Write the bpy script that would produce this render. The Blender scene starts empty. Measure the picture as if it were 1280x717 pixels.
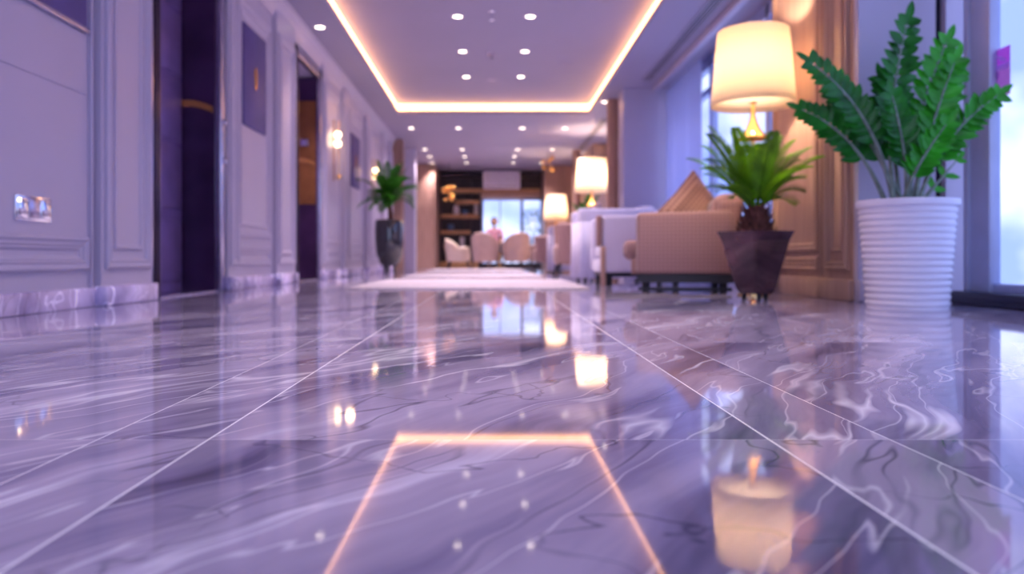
import bpy, bmesh, math, random
from mathutils import Vector, Matrix
random.seed(7)
PI = math.pi
SC = bpy.context.scene
COL = SC.collection

# ------------------------------------------------------------------ camera, world, exposure
FPX = 932.0
cam_d = bpy.data.cameras.new('camera'); cam = bpy.data.objects.new('camera', cam_d); COL.objects.link(cam)
cam.location = (0, 0, 0.25); cam.rotation_euler = (PI/2, 0, 0)
cam_d.sensor_width = 36; cam_d.lens = FPX/1280*36
cam_d.shift_x = (640-615)/1280; cam_d.shift_y = -(358.5-323)/1280
cam_d.clip_start = 0.02
cam_d.dof.use_dof = True; cam_d.dof.focus_distance = 1.35; cam_d.dof.aperture_fstop = 2.7
cam_d.dof.aperture_blades = 0
SC.camera = cam
SC.view_settings.view_transform = 'Standard'; SC.view_settings.look = 'None'
SC.view_settings.exposure = 0.72; SC.view_settings.gamma = 1.0
SC.view_settings.use_curve_mapping = False
W = bpy.data.worlds.new('sky'); SC.world = W; W.use_nodes = True
WN = W.node_tree.nodes; WL = W.node_tree.links
bg = WN['Background']; bg.inputs['Strength'].default_value = 1.15
tc = WN.new('ShaderNodeTexCoord'); sp = WN.new('ShaderNodeSeparateXYZ'); cr = WN.new('ShaderNodeValToRGB')
WL.new(tc.outputs['Generated'], sp.inputs[0]); cn = WN.new('ShaderNodeTexNoise'); cn.inputs['Scale'].default_value = 9; cn.inputs['Detail'].default_value = 3; WL.new(tc.outputs['Generated'], cn.inputs['Vector']); 
xr = WN.new('ShaderNodeMapRange'); xr.inputs['From Min'].default_value = .08; xr.inputs['From Max'].default_value = .5; xr.inputs['To Min'].default_value = 1.06; xr.inputs['To Max'].default_value = .80
WL.new(sp.outputs['X'], xr.inputs[0]); wm = WN.new('ShaderNodeMath'); wm.operation = 'MULTIPLY'; WL.new(cn.outputs['Fac'], wm.inputs[0]); WL.new(xr.outputs[0], wm.inputs[1]); WL.new(wm.outputs[0], cr.inputs[0]); WL.new(cr.outputs[0], bg.inputs['Color'])
cr.color_ramp.elements[0].position = 0.38; cr.color_ramp.elements[0].color = (0.30, 0.40, 0.92, 1)
cr.color_ramp.elements[1].position = 0.62; cr.color_ramp.elements[1].color = (0.95, 1.02, 1.4, 1)

# ------------------------------------------------------------------ helpers
def new_mat(name):
    m = bpy.data.materials.new(name); m.use_nodes = True
    return m, m.node_tree.nodes, m.node_tree.links, m.node_tree.nodes['Principled BSDF']
def M(name, col, rough=0.5, metal=0.0, spec=0.5, var=0.06, scale=6.0, bump=0.0, bscale=60, coat=0.0, emit=None, es=0.0):
    m, N, L, b = new_mat(name)
    b.inputs['Roughness'].default_value = rough; b.inputs['Metallic'].default_value = metal
    b.inputs['Specular IOR Level'].default_value = spec; b.inputs['Coat Weight'].default_value = coat
    t = N.new('ShaderNodeTexCoord'); n = N.new('ShaderNodeTexNoise'); n.inputs['Scale'].default_value = scale
    r = N.new('ShaderNodeValToRGB'); L.new(t.outputs['Object'], n.inputs['Vector']); L.new(n.outputs['Fac'], r.inputs[0])
    r.color_ramp.elements[0].position = 0.3; r.color_ramp.elements[1].position = 0.7
    r.color_ramp.elements[0].color = (*[c*(1-var) for c in col], 1); r.color_ramp.elements[1].color = (*[min(1, c*(1+var)) for c in col], 1)
    L.new(r.outputs[0], b.inputs['Base Color'])
    if bump:
        n2 = N.new('ShaderNodeTexNoise'); n2.inputs['Scale'].default_value = bscale; L.new(t.outputs['Object'], n2.inputs['Vector'])
        bp = N.new('ShaderNodeBump'); bp.inputs['Strength'].default_value = bump; bp.inputs['Distance'].default_value = 0.004
        L.new(n2.outputs['Fac'], bp.inputs['Height']); L.new(bp.outputs[0], b.inputs['Normal'])
    if emit: b.inputs['Emission Color'].default_value = (*emit, 1); b.inputs['Emission Strength'].default_value = es
    return m
def fabric(name, c1, c2, scale=70, rough=0.9):
    m, N, L, b = new_mat(name); b.inputs['Roughness'].default_value = rough; b.inputs['Sheen Weight'].default_value = 0.3
    t = N.new('ShaderNodeTexCoord'); sx = N.new('ShaderNodeSeparateXYZ'); L.new(t.outputs['Object'], sx.inputs[0])
    outs = []
    for ax in ('X', 'Y', 'Z'):
        mu = N.new('ShaderNodeMath'); mu.operation = 'MULTIPLY'; mu.inputs[1].default_value = scale*2; L.new(sx.outputs[ax], mu.inputs[0])
        si = N.new('ShaderNodeMath'); si.operation = 'SINE'; L.new(mu.outputs[0], si.inputs[0]); outs.append(si)
    a = N.new('ShaderNodeMath'); a.operation = 'ADD'; L.new(outs[0].outputs[0], a.inputs[0]); L.new(outs[1].outputs[0], a.inputs[1])
    a2 = N.new('ShaderNodeMath'); a2.operation = 'ADD'; L.new(a.outputs[0], a2.inputs[0]); L.new(outs[2].outputs[0], a2.inputs[1])
    mr = N.new('ShaderNodeMapRange'); mr.inputs['From Min'].default_value = -1.2; mr.inputs['From Max'].default_value = 1.6; L.new(a2.outputs[0], mr.inputs[0])
    mx = N.new('ShaderNodeMix'); mx.data_type = 'RGBA'; L.new(mr.outputs[0], mx.inputs[0])
    mx.inputs[6].default_value = (*c1, 1); mx.inputs[7].default_value = (*c2, 1); L.new(mx.outputs[2], b.inputs['Base Color'])
    return m
def wood(name, c1, c2, stripes=0, rough=0.45):
    m, N, L, b = new_mat(name); b.inputs['Roughness'].default_value = rough
    t = N.new('ShaderNodeTexCoord'); mp = N.new('ShaderNodeMapping'); mp.inputs['Scale'].default_value = (8, 8, 0.6)
    L.new(t.outputs['Object'], mp.inputs[0]); n = N.new('ShaderNodeTexNoise'); n.inputs['Scale'].default_value = 3; n.inputs['Detail'].default_value = 6
    L.new(mp.outputs[0], n.inputs['Vector']); r = N.new('ShaderNodeValToRGB'); L.new(n.outputs['Fac'], r.inputs[0])
    r.color_ramp.elements[0].position = 0.3; r.color_ramp.elements[1].position = 0.7
    r.color_ramp.elements[0].color = (*c1, 1); r.color_ramp.elements[1].color = (*c2, 1); L.new(r.outputs[0], b.inputs['Base Color'])
    return m
def emis(name, col, s):
    m, N, L, b = new_mat(name); b.inputs['Base Color'].default_value = (0.8, 0.8, 0.8, 1)
    b.inputs['Emission Color'].default_value = (*col, 1); b.inputs['Emission Strength'].default_value = s
    return m
def leafmat(name, col, rough=.3, tr=.35, var=.45, scale=9):
    m = M(name, col, rough, spec=.35, var=var, scale=scale); N, L = m.node_tree.nodes, m.node_tree.links
    b = N['Principled BSDF']; t = N.new('ShaderNodeBsdfTranslucent'); mx = N.new('ShaderNodeMixShader'); mx.inputs[0].default_value = tr
    L.new(b.inputs['Base Color'].links[0].from_socket, t.inputs[0]); L.new(b.outputs[0], mx.inputs[1]); L.new(t.outputs[0], mx.inputs[2]); L.new(mx.outputs[0], N['Material Output'].inputs[0])
    return m
def glass_thin(name, tint=(0.93, 0.96, 1.0)):
    m, N, L, b = new_mat(name); N.remove(b); o = N['Material Output']
    tr = N.new('ShaderNodeBsdfTransparent'); tr.inputs[0].default_value = (*tint, 1)
    gl = N.new('ShaderNodeBsdfGlossy'); gl.inputs['Roughness'].default_value = 0.01
    lw = N.new('ShaderNodeLayerWeight'); lw.inputs[0].default_value = .5; pw = N.new('ShaderNodeMath'); pw.operation = 'POWER'; pw.inputs[1].default_value = 5; L.new(lw.outputs['Facing'], pw.inputs[0])
    fr = N.new('ShaderNodeMath'); fr.operation = 'MULTIPLY_ADD'; fr.inputs[1].default_value = .6; fr.inputs[2].default_value = .03; L.new(pw.outputs[0], fr.inputs[0]); mx = N.new('ShaderNodeMixShader')
    L.new(fr.outputs[0], mx.inputs[0]); L.new(tr.outputs[0], mx.inputs[1]); L.new(gl.outputs[0], mx.inputs[2]); L.new(mx.outputs[0], o.inputs[0])
    return m
def translucent(name, col, f=0.6, tr_=0.0):
    m, N, L, b = new_mat(name); N.remove(b); o = N['Material Output']
    d = N.new('ShaderNodeBsdfDiffuse'); d.inputs[0].default_value = (*col, 1)
    t = N.new('ShaderNodeBsdfTranslucent'); t.inputs[0].default_value = (*col, 1); mx = N.new('ShaderNodeMixShader'); mx.inputs[0].default_value = f
    L.new(d.outputs[0], mx.inputs[1]); L.new(t.outputs[0], mx.inputs[2])
    if tr_:
        t2 = N.new('ShaderNodeBsdfTransparent'); m2 = N.new('ShaderNodeMixShader'); m2.inputs[0].default_value = tr_
        L.new(mx.outputs[0], m2.inputs[1]); L.new(t2.outputs[0], m2.inputs[2]); L.new(m2.outputs[0], o.inputs[0])
    else: L.new(mx.outputs[0], o.inputs[0])
    return m

def obj(name, bm, mat, parent=None, smooth=True, loc=None):
    me = bpy.data.meshes.new(name); bmesh.ops.recalc_face_normals(bm, faces=bm.faces[:]); bm.to_mesh(me); bm.free()
    if smooth:
        for p in me.polygons: p.use_smooth = True
        try: me.set_sharp_from_angle(angle=math.radians(38))
        except Exception: pass
    o = bpy.data.objects.new(name, me); COL.objects.link(o)
    if mat: me.materials.append(mat)
    if parent: o.parent = parent
    if loc: o.location = loc
    return o
def tag(o, label, cat, group=None):
    o['label'] = label; o['category'] = cat
    if group: o['group'] = group
    return o
def thing(name, label, cat, loc=(0, 0, 0), rz=0, group=None):
    o = bpy.data.objects.new(name, None); COL.objects.link(o); o.location = loc; o.rotation_euler = (0, 0, rz)
    o.empty_display_size = 0.1
    return tag(o, label, cat, group)
def struct(name, bm, mat, parent=None, smooth=True):
    o = obj(name, bm, mat, parent, smooth)
    if parent is None: o['kind'] = 'structure'
    return o
def sgroup(name):
    o = bpy.data.objects.new(name, None); COL.objects.link(o); o['kind'] = 'structure'; return o
def box(bm, x0, x1, y0, y1, z0, z1, bev=0.0, seg=2, mtx=None):
    r = bmesh.ops.create_cube(bm, size=1.0); vs = r['verts']
    for v in vs:
        v.co = Vector(((x0+x1)/2+v.co.x*(x1-x0), (y0+y1)/2+v.co.y*(y1-y0), (z0+z1)/2+v.co.z*(z1-z0)))
    if bev > 0:
        es = set(e for v in vs for e in v.link_edges)
        rr = bmesh.ops.bevel(bm, geom=list(es), offset=bev, segments=seg, affect='EDGES', profile=0.5)
        vs = list(set(v for f in rr['faces'] for v in f.verts) | set(v for v in vs if v.is_valid))
    if mtx:
        for v in vs: v.co = mtx @ v.co
    return vs
def BX(*a, **k):
    bm = bmesh.new(); box(bm, *a, **k); return bm
def lathe(bm, prof, seg=32, cx=0, cy=0, cap=True, ph=0.0):
    rings = []
    for r, z in prof:
        rings.append([bm.verts.new((cx+r*math.cos(ph+2*PI*i/seg), cy+r*math.sin(ph+2*PI*i/seg), z)) for i in range(seg)])
    for a, b in zip(rings, rings[1:]):
        for i in range(seg): bm.faces.new((a[i], a[(i+1) % seg], b[(i+1) % seg], b[i]))
    if cap:
        if prof[0][0] > 1e-5: bm.faces.new(rings[0][::-1])
        if prof[-1][0] > 1e-5: bm.faces.new(rings[-1])
    return bm
def LT(prof, **k): return lathe(bmesh.new(), prof, **k)
def tube(bm, pts, rad, seg=8):
    pts = [Vector(p) for p in pts]; rings = []
    if not hasattr(rad, '__len__'): rad = [rad]*len(pts)
    up = Vector((0, 0, 1))
    for i, p in enumerate(pts):
        d = (pts[min(i+1, len(pts)-1)]-pts[max(i-1, 0)]).normalized()
        a = d.cross(up) if abs(d.dot(up)) < 0.95 else d.cross(Vector((0, 1, 0)))
        a.normalize(); b = d.cross(a)
        rings.append([bm.verts.new(p+(a*math.cos(2*PI*k/seg)+b*math.sin(2*PI*k/seg))*rad[i]) for k in range(seg)])
    for a, b in zip(rings, rings[1:]):
        for k in range(seg): bm.faces.new((a[k], a[(k+1) % seg], b[(k+1) % seg], b[k]))
    bm.faces.new(rings[0][::-1]); bm.faces.new(rings[-1]); return bm
def TB(pts, rad, seg=8): return tube(bmesh.new(), pts, rad, seg)
def moulding(bm, plane, u0, u1, z0, z1, prof, sgn=1, axis='x'):
    """picture-frame moulding on a wall: prof = [(inset, height)]; plane = wall coordinate, sgn = outward direction"""
    cor = [(u0, z0, 1, 1), (u1, z0, -1, 1), (u1, z1, -1, -1), (u0, z1, 1, -1)]
    rings = []
    for (u, z, a, b) in cor:
        ring = []
        for (i, h) in prof:
            c = (plane+sgn*h, u+a*i, z+b*i) if axis == 'x' else (u+a*i, plane+sgn*h, z+b*i)
            ring.append(bm.verts.new(c))
        rings.append(ring)
    for k in range(4):
        a, b = rings[k], rings[(k+1) % 4]
        for j in range(len(prof)-1): bm.faces.new((a[j], b[j], b[j+1], a[j+1]))
MP = [(0, 0), (0, .014), (.008, .022), (.018, .022), (.024, .014), (.034, .012), (.042, .018), (.05, .010), (.055, 0)]
MPS = [(0, 0), (0, .008), (.006, .013), (.014, .013), (.022, .005), (.026, 0)]
def copy_tree(o, parent=None):
    c = o.copy(); COL.objects.link(c); c.parent = parent
    for ch in [q for q in bpy.data.objects if q.parent == o]: copy_tree(ch, c)
    return c

# ------------------------------------------------------------------ materials
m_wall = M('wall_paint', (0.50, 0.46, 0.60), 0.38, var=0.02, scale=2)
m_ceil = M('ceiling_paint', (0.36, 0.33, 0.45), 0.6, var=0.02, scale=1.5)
m_metal = M('brushed_metal', (0.50, 0.46, 0.60), 0.25, 1.0, var=0.1, scale=20)
m_chrome = M('chrome', (0.75, 0.78, 0.88), 0.08, 1.0)
m_bronze = M('dark_bronze', (0.055, 0.03, 0.075), 0.22, 0.8, var=0.1)
m_lift = M('lift_door_purple', (0.20, 0.13, 0.36), 0.35, 0.3, var=0.15)
m_jamb = M('lift_jamb_dark', (0.055, 0.022, 0.075), 0.22, 0.3, var=0.3, scale=3)
m_amber = M('amber_panel', (0.30, 0.12, 0.04), 0.25, 0.4, var=0.2)
m_gold = M('gold_and_reflection', (0.95, 0.50, 0.13), 0.25, 0.9)  # gold metal, also used for the arc that imitates a jamb reflection
m_navy = M('navy_plaque', (0.075, 0.055, 0.24), 0.5, 0.1, var=0.1)
m_brass = M('polished_brass', (0.95, 0.62, 0.26), 0.18, 1.0)
m_taupe = wood('lit_wood_panel', (0.42, 0.26, 0.20), (0.54, 0.35, 0.27), rough=0.4)
m_slat = wood('slat_wood', (0.36, 0.21, 0.17), (0.50, 0.31, 0.25))
m_shelfwood = wood('shelf_wood', (0.42, 0.22, 0.10), (0.60, 0.33, 0.17))
m_darkwood = wood('dark_wood', (0.022, 0.012, 0.022), (0.05, 0.026, 0.04))
m_black = M('black_lacquer', (0.010, 0.010, 0.020), 0.5)
m_frame = M('window_frame', (0.46, 0.50, 0.70), 0.3, 0.2)
m_sill = M('dark_sill', (0.018, 0.018, 0.040), 0.2, 0.2)
m_brown = fabric('brown_plaid', (0.28, 0.155, 0.15), (0.44, 0.26, 0.25), 110)
m_pillow = fabric('pillow_plaid', (0.22, 0.12, 0.11), (0.46, 0.28, 0.24), 95)
m_lilac = fabric('pale_plaid', (0.50, 0.46, 0.66), (0.72, 0.67, 0.86), 100)
m_white = M('white_slipcover', (0.66, 0.62, 0.80), 0.85, bump=0.2, bscale=30)
m_cream = M('cream_leather', (0.33, 0.215, 0.205), 0.45)
m_cream2 = M('pale_cream_leather', (0.50, 0.38, 0.32), 0.45)
m_rug = M('rug_pile', (0.52, 0.46, 0.54), 0.95, var=0.12, scale=30, bump=0.5, bscale=300)
m_shade = translucent('lamp_shade_linen', (1.0, 0.90, 0.76), 0.62)
m_bulb = emis('bulb', (1.0, 0.80, 0.55), 9)
m_globe = emis('sconce_globe', (1.0, 0.72, 0.38), 4)
m_led = emis('led_strip', (1.0, 0.46, 0.17), 4.2)
m_lens = emis('downlight_lens', (1.0, 0.83, 0.68), 4.5)
m_ring = M('downlight_ring', (0.45, 0.40, 0.50), 0.4)
m_glass = glass_thin('window_glass')
m_curt = translucent('sheer_curtain', (0.72, 0.76, 0.98), 0.5, 0.25)
m_potw = M('white_ribbed_ceramic', (0.80, 0.77, 0.88), 0.35, coat=0.3, var=0.02)
m_pots = M('bronze_glazed_pot', (0.085, 0.035, 0.045), 0.10, 0.5, coat=1.0, var=0.6, scale=5)
m_vase = M('smoky_glass_vase', (0.02, 0.022, 0.03), 0.06, 0.1, coat=1.0)
m_soil = M('soil', (0.05, 0.03, 0.02), 0.95, bump=1, bscale=90, var=0.4, scale=40)
m_zz = leafmat('glossy_leaf', (0.016, 0.17, 0.016), .28, .2)
m_zz2 = leafmat('glossy_young_leaf', (0.04, 0.36, 0.02), .28, .25)
m_zst = M('pale_stalk', (0.20, 0.26, 0.22), 0.35, var=0.3, scale=20)
m_cyc = leafmat('cycad_leaf', (0.14, 0.36, 0.010), .35, .45)
m_cyc2 = leafmat('cycad_dark_leaf', (0.08, 0.22, 0.012), .4, .35)
m_trunk = M('fibrous_trunk', (0.13, 0.045, 0.035), 0.9, bump=1.0, bscale=60, var=0.5, scale=30)
m_palm = leafmat('palm_leaf', (0.035, 0.20, 0.012), .4, .3)

# marble -------------------------------------------------------------
def marble(name, floor=True):
    m, N, L, b = new_mat(name)
    t = N.new('ShaderNodeTexCoord'); geo = N.new('ShaderNodeSeparateXYZ'); L.new(t.outputs['Object'], geo.inputs[0])
    def math_(op, a, bb=None, c=None, clamp=False):
        n = N.new('ShaderNodeMath'); n.operation = op; n.use_clamp = clamp
        for i, v in enumerate((a, bb, c)):
            if v is None: continue
            if isinstance(v, (int, float)): n.inputs[i].default_value = v
            else: L.new(v, n.inputs[i])
        return n.outputs[0]
    X, Y, Z = geo.outputs
    def line(c, w, src):   # 1 on a thin line at src = c
        return math_('SUBTRACT', 1, math_('SMOOTH_MIN', math_('DIVIDE', math_('ABSOLUTE', math_('SUBTRACT', src, c)), w), 1, 0.02), None, True)
    vec = t.outputs['Object']
    if floor:
        lanes = [-.545, -.392, .383, .55]
        idx = 0
        s = None
        for k, c in enumerate(lanes):
            g = math_('GREATER_THAN', X, c); s = g if s is None else math_('ADD', s, g)
        row = math_('FLOOR', math_('DIVIDE', math_('SUBTRACT', Y, 1.03), 1.2))
        off = N.new('ShaderNodeCombineXYZ'); L.new(math_('MULTIPLY', s, 3.7), off.inputs[0]); L.new(math_('MULTIPLY', row, 2.3), off.inputs[1]); L.new(math_('ADD', math_('MULTIPLY', s, 1.9), math_('MULTIPLY', row, 4.1)), off.inputs[2])
        va = N.new('ShaderNodeVectorMath'); va.operation = 'ADD'; L.new(vec, va.inputs[0]); L.new(off.outputs[0], va.inputs[1]); vec = va.outputs[0]
    # large swirl
    nd = N.new('ShaderNodeTexNoise'); nd.inputs['Scale'].default_value = 1.7; nd.inputs['Detail'].default_value = 3; L.new(vec, nd.inputs['Vector'])
    dm = N.new('ShaderNodeVectorMath'); dm.operation = 'SCALE'; dm.inputs['Scale'].default_value = 0.26
    sb = N.new('ShaderNodeVectorMath'); sb.operation = 'SUBTRACT'; sb.inputs[1].default_value = (.5, .5, .5); L.new(nd.outputs['Color'], sb.inputs[0]); L.new(sb.outputs[0], dm.inputs[0])
    ad = N.new('ShaderNodeVectorMath'); ad.operation = 'ADD'; L.new(vec, ad.inputs[0]); L.new(dm.outputs[0], ad.inputs[1])
    mp = N.new('ShaderNodeMapping'); mp.inputs['Scale'].default_value = (0.42, 3.6, 1.2); 
    mr_ = N.new('ShaderNodeMapping'); mr_.inputs['Rotation'].default_value = (0, 0, math.radians(-57)); L.new(ad.outputs[0], mr_.inputs[0]); L.new(mr_.outputs[0], mp.inputs[0])
    n1 = N.new('ShaderNodeTexNoise'); n1.inputs['Scale'].default_value = 1.6; n1.inputs['Detail'].default_value = 5; n1.inputs['Roughness'].default_value = .55; L.new(mp.outputs[0], n1.inputs['Vector'])
    r1 = N.new('ShaderNodeValToRGB'); L.new(n1.outputs['Fac'], r1.inputs[0]); e = r1.color_ramp.elements
    e[0].position = .30; e[0].color = (.10, .085, .165, 1); e[1].position = .74; e[1].color = (.66, .62, .78, 1)
    q = e.new(.42); q.color = (.22, .19, .32, 1)
    q = e.new(.50); q.color = (.32, .28, .41, 1); q = e.new(.60); q.color = (.40, .355, .50, 1)
    # white streaks & dark cracks
    def vein(scale, w, seed, mpx=None, det=3):
        n = N.new('ShaderNodeTexNoise'); n.inputs['Scale'].default_value = scale; n.inputs['Detail'].default_value = det
        a = N.new('ShaderNodeVectorMath'); a.operation = 'ADD'; a.inputs[1].default_value = (seed, seed*.7, 0); L.new(mpx or mp.outputs[0], a.inputs[0]); L.new(a.outputs[0], n.inputs['Vector'])
        return line(.5, w, n.outputs['Fac'])
    gate = N.new('ShaderNodeTexNoise'); gate.inputs['Scale'].default_value = 2.2; L.new(ad.outputs[0], gate.inputs['Vector'])
    g1 = N.new('ShaderNodeMapRange'); g1.inputs['From Min'].default_value = .46; g1.inputs['From Max'].default_value = .6; L.new(gate.outputs['Fac'], g1.inputs[0])
    g2 = N.new('ShaderNodeMapRange'); g2.inputs['From Min'].default_value = .54; g2.inputs['From Max'].default_value = .42; L.new(gate.outputs['Fac'], g2.inputs[0])
    w1 = math_('MULTIPLY', vein(1.3, .015, 3.1), g1.outputs[0]); w2 = math_('MULTIPLY', vein(2.1, .010, 9.4), 0.6)
    d1 = math_('MULTIPLY', vein(1.5, .009, 5.7), g2.outputs[0]); d2 = math_('MULTIPLY', vein(2.4, .006, 14.2, ad.outputs[0], 4), g2.outputs[0])
    def mixc(fac, a, col):
        x = N.new('ShaderNodeMix'); x.data_type = 'RGBA'; L.new(fac, x.inputs[0]); L.new(a, x.inputs[6]); x.inputs[7].default_value = (*col, 1); return x.outputs[2]
    c = mixc(math_('MULTIPLY', math_('MAXIMUM', w1, w2), .8), r1.outputs[0], (.86, .84, .95))
    c = mixc(math_('MULTIPLY', math_('MAXIMUM', d1, d2), .6), c, (.02, .018, .05))
    rough = 0.045
    if floor:
        gl = None
        for k in lanes:
            wdt = .0028 if k in (-.392, .383) else .0016
            g = line(k, wdt, X); gl = g if gl is None else math_('MAXIMUM', gl, g)
        yy = math_('SUBTRACT', math_('MODULO', math_('ADD', math_('SUBTRACT', Y, 1.03), 12.6), 1.2), .6)
        gl2 = math_('MULTIPLY', line(0, .0012, yy), .6)
        gall = math_('MAXIMUM', gl, gl2)
        c = mixc(gall, c, (.95, .95, 1.0))
        L.new(math_('ADD', math_('MULTIPLY', gall, .3), rough), b.inputs['Roughness'])
        b.inputs['Specular IOR Level'].default_value = 0.42
    else:
        b.inputs['Roughness'].default_value = 0.25
        hs = N.new('ShaderNodeHueSaturation'); hs.inputs['Value'].default_value = 2.0; L.new(c, hs.inputs['Color']); c = hs.outputs[0]
    L.new(c, b.inputs['Base Color'])
    return m
m_floor = marble('polished_marble'); m_base = marble('marble_skirting', False)

# ------------------------------------------------------------------ room shell
XL, XR, ZC, ZR = -2.10, 2.62, 2.75, 2.93
YB = 21.6
struct('floor', BX(-2.6, 3.2, -2.5, YB+2.2, -0.12, 0), m_floor, smooth=False)
# ceiling: lower band with an opening, and the raised tray above
bm = bmesh.new()
CX0, CX1, CY1 = -1.62, 1.67, 12.9
CY0 = 1.2
box(bm, -2.5, CX0, -2.0, YB+.2, ZC, ZC+.06)
box(bm, CX1, 2.9, -2.0, YB+.2, ZC, ZC+.06)
box(bm, CX0, CX1, CY1, YB+.2, ZC, ZC+.06)
box(bm, CX0, CX1, -2.0, CY0, ZC, ZC+.06)
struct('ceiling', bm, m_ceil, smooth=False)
bm = bmesh.new()
box(bm, CX0-.15, CX1+.15, CY0-.15, CY1+.15, ZR, ZR+.08)
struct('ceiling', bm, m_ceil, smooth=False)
# fascia walls of the tray
bm = bmesh.new()
for a in ((CX0-.13, CX0-.09, CY0-.13, CY1+.13), (CX1+.09, CX1+.13, CY0-.13, CY1+.13), (CX0-.13, CX1+.13, CY0-.13, CY0-.09), (CX0-.13, CX1+.13, CY1+.09, CY1+.13)):
    box(bm, a[0], a[1], a[2], a[3], ZC+.05, ZR+.01)
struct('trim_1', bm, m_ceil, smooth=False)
bm = bmesh.new()
zb, zt = ZC+.03, ZR-.005
box(bm, CX0-.045, CX0-.03, CY0, CY1+.045, zb, zt); box(bm, CX1+.03, CX1+.045, CY0, CY1+.045, zb, zt)
box(bm, CX0-.045, CX1+.045, CY1+.03, CY1+.045, zb, zt)
tag(obj('cove_light', bm, m_led), 'warm glowing light strip running round the raised ceiling tray', 'light strip')

# left wall in segments around two lift portals
D1, D2 = (4.52, 5.72), (7.83, 9.00)
DH = 2.44
bm = bmesh.new()
for y0, y1 in ((-2.0, D1[0]), (D1[1], D2[0]), (D2[1], YB)):
    box(bm, XL-.3, XL, y0, y1, 0, ZC+.05)
for y0, y1 in (D1, D2): box(bm, XL-.3, XL, y0, y1, DH, ZC+.05)
# pilasters on the left wall
PIL = [(3.92, 4.50), (5.80, 6.06), (7.12, 7.78), (9.06, 9.24), (10.35, 10.75), (12.2, 12.6), (14.0, 14.4), (15.0, 15.4)]
for y0, y1 in PIL: box(bm, XL-.01, XL+.045, y0, y1, 0, ZC-.1)
struct('wall_left', bm, m_wall, smooth=False)
# mouldings
bm = bmesh.new()
for y0, y1 in PIL:
    moulding(bm, XL+.045, y0+.035, y1-.035, .195, 2.42, MP)
    if y1-y0 > .35:
        moulding(bm, XL+.045, y0+.13, y1-.13, .30, 2.32, MPS)
P = XL
for (y0, y1) in ((1.2, 3.86), (6.12, 7.06), (9.32, 10.28), (10.83, 12.12), (12.68, 13.92)):
    moulding(bm, P, y0, y1, .19, .36, MP); moulding(bm, P, y0+.06, y1-.06, .235, .315, MPS)
for (y0, y1) in ((6.12, 7.06), (9.32, 10.28), (10.83, 12.12), (12.68, 13.92)):
    moulding(bm, P, y0, y1, .44, 2.42, MP); moulding(bm, P, y0+.09, y1-.09, .53, 2.33, MPS)
struct('trim_2', bm, m_wall)
bm = bmesh.new()       # horizontal bead and vertical quirk
box(bm, P-.005, P+.006, -2, 3.86, 1.094, 1.103); box(bm, P-.005, P+.020, 3.875, 3.895, .1, 2.6, bev=.004)
struct('trim_3', bm, m_wall)
# crown
bm = bmesh.new()
pf = [(0, 2.55), (.018, 2.55), (.018, 2.58), (.03, 2.60), (.05, 2.66), (.085, 2.70), (.085, 2.725), (.11, 2.735), (.11, 2.751)]
r0 = [bm.verts.new((XL+a, -2, z)) for a, z in pf]; r1 = [bm.verts.new((XL+a, YB, z)) for a, z in pf]
for j in range(len(pf)-1): bm.faces.new((r0[j], r1[j], r1[j+1], r0[j+1]))
struct('trim_4', bm, m_wall)
# marble base
bm = bmesh.new()
for y0, y1 in ((-2.0, 3.9), (D1[1]+.08, D2[0]-.09), (D2[1]+.09, 15.4)): box(bm, XL-.01, XL+.03, y0, y1, 0, .10, bev=.008)
for y0, y1 in PIL: box(bm, XL-.01, XL+.085, y0-.02, y1+.015, 0, .105, bev=.012)
struct('baseboard_left', bm, m_base)

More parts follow.
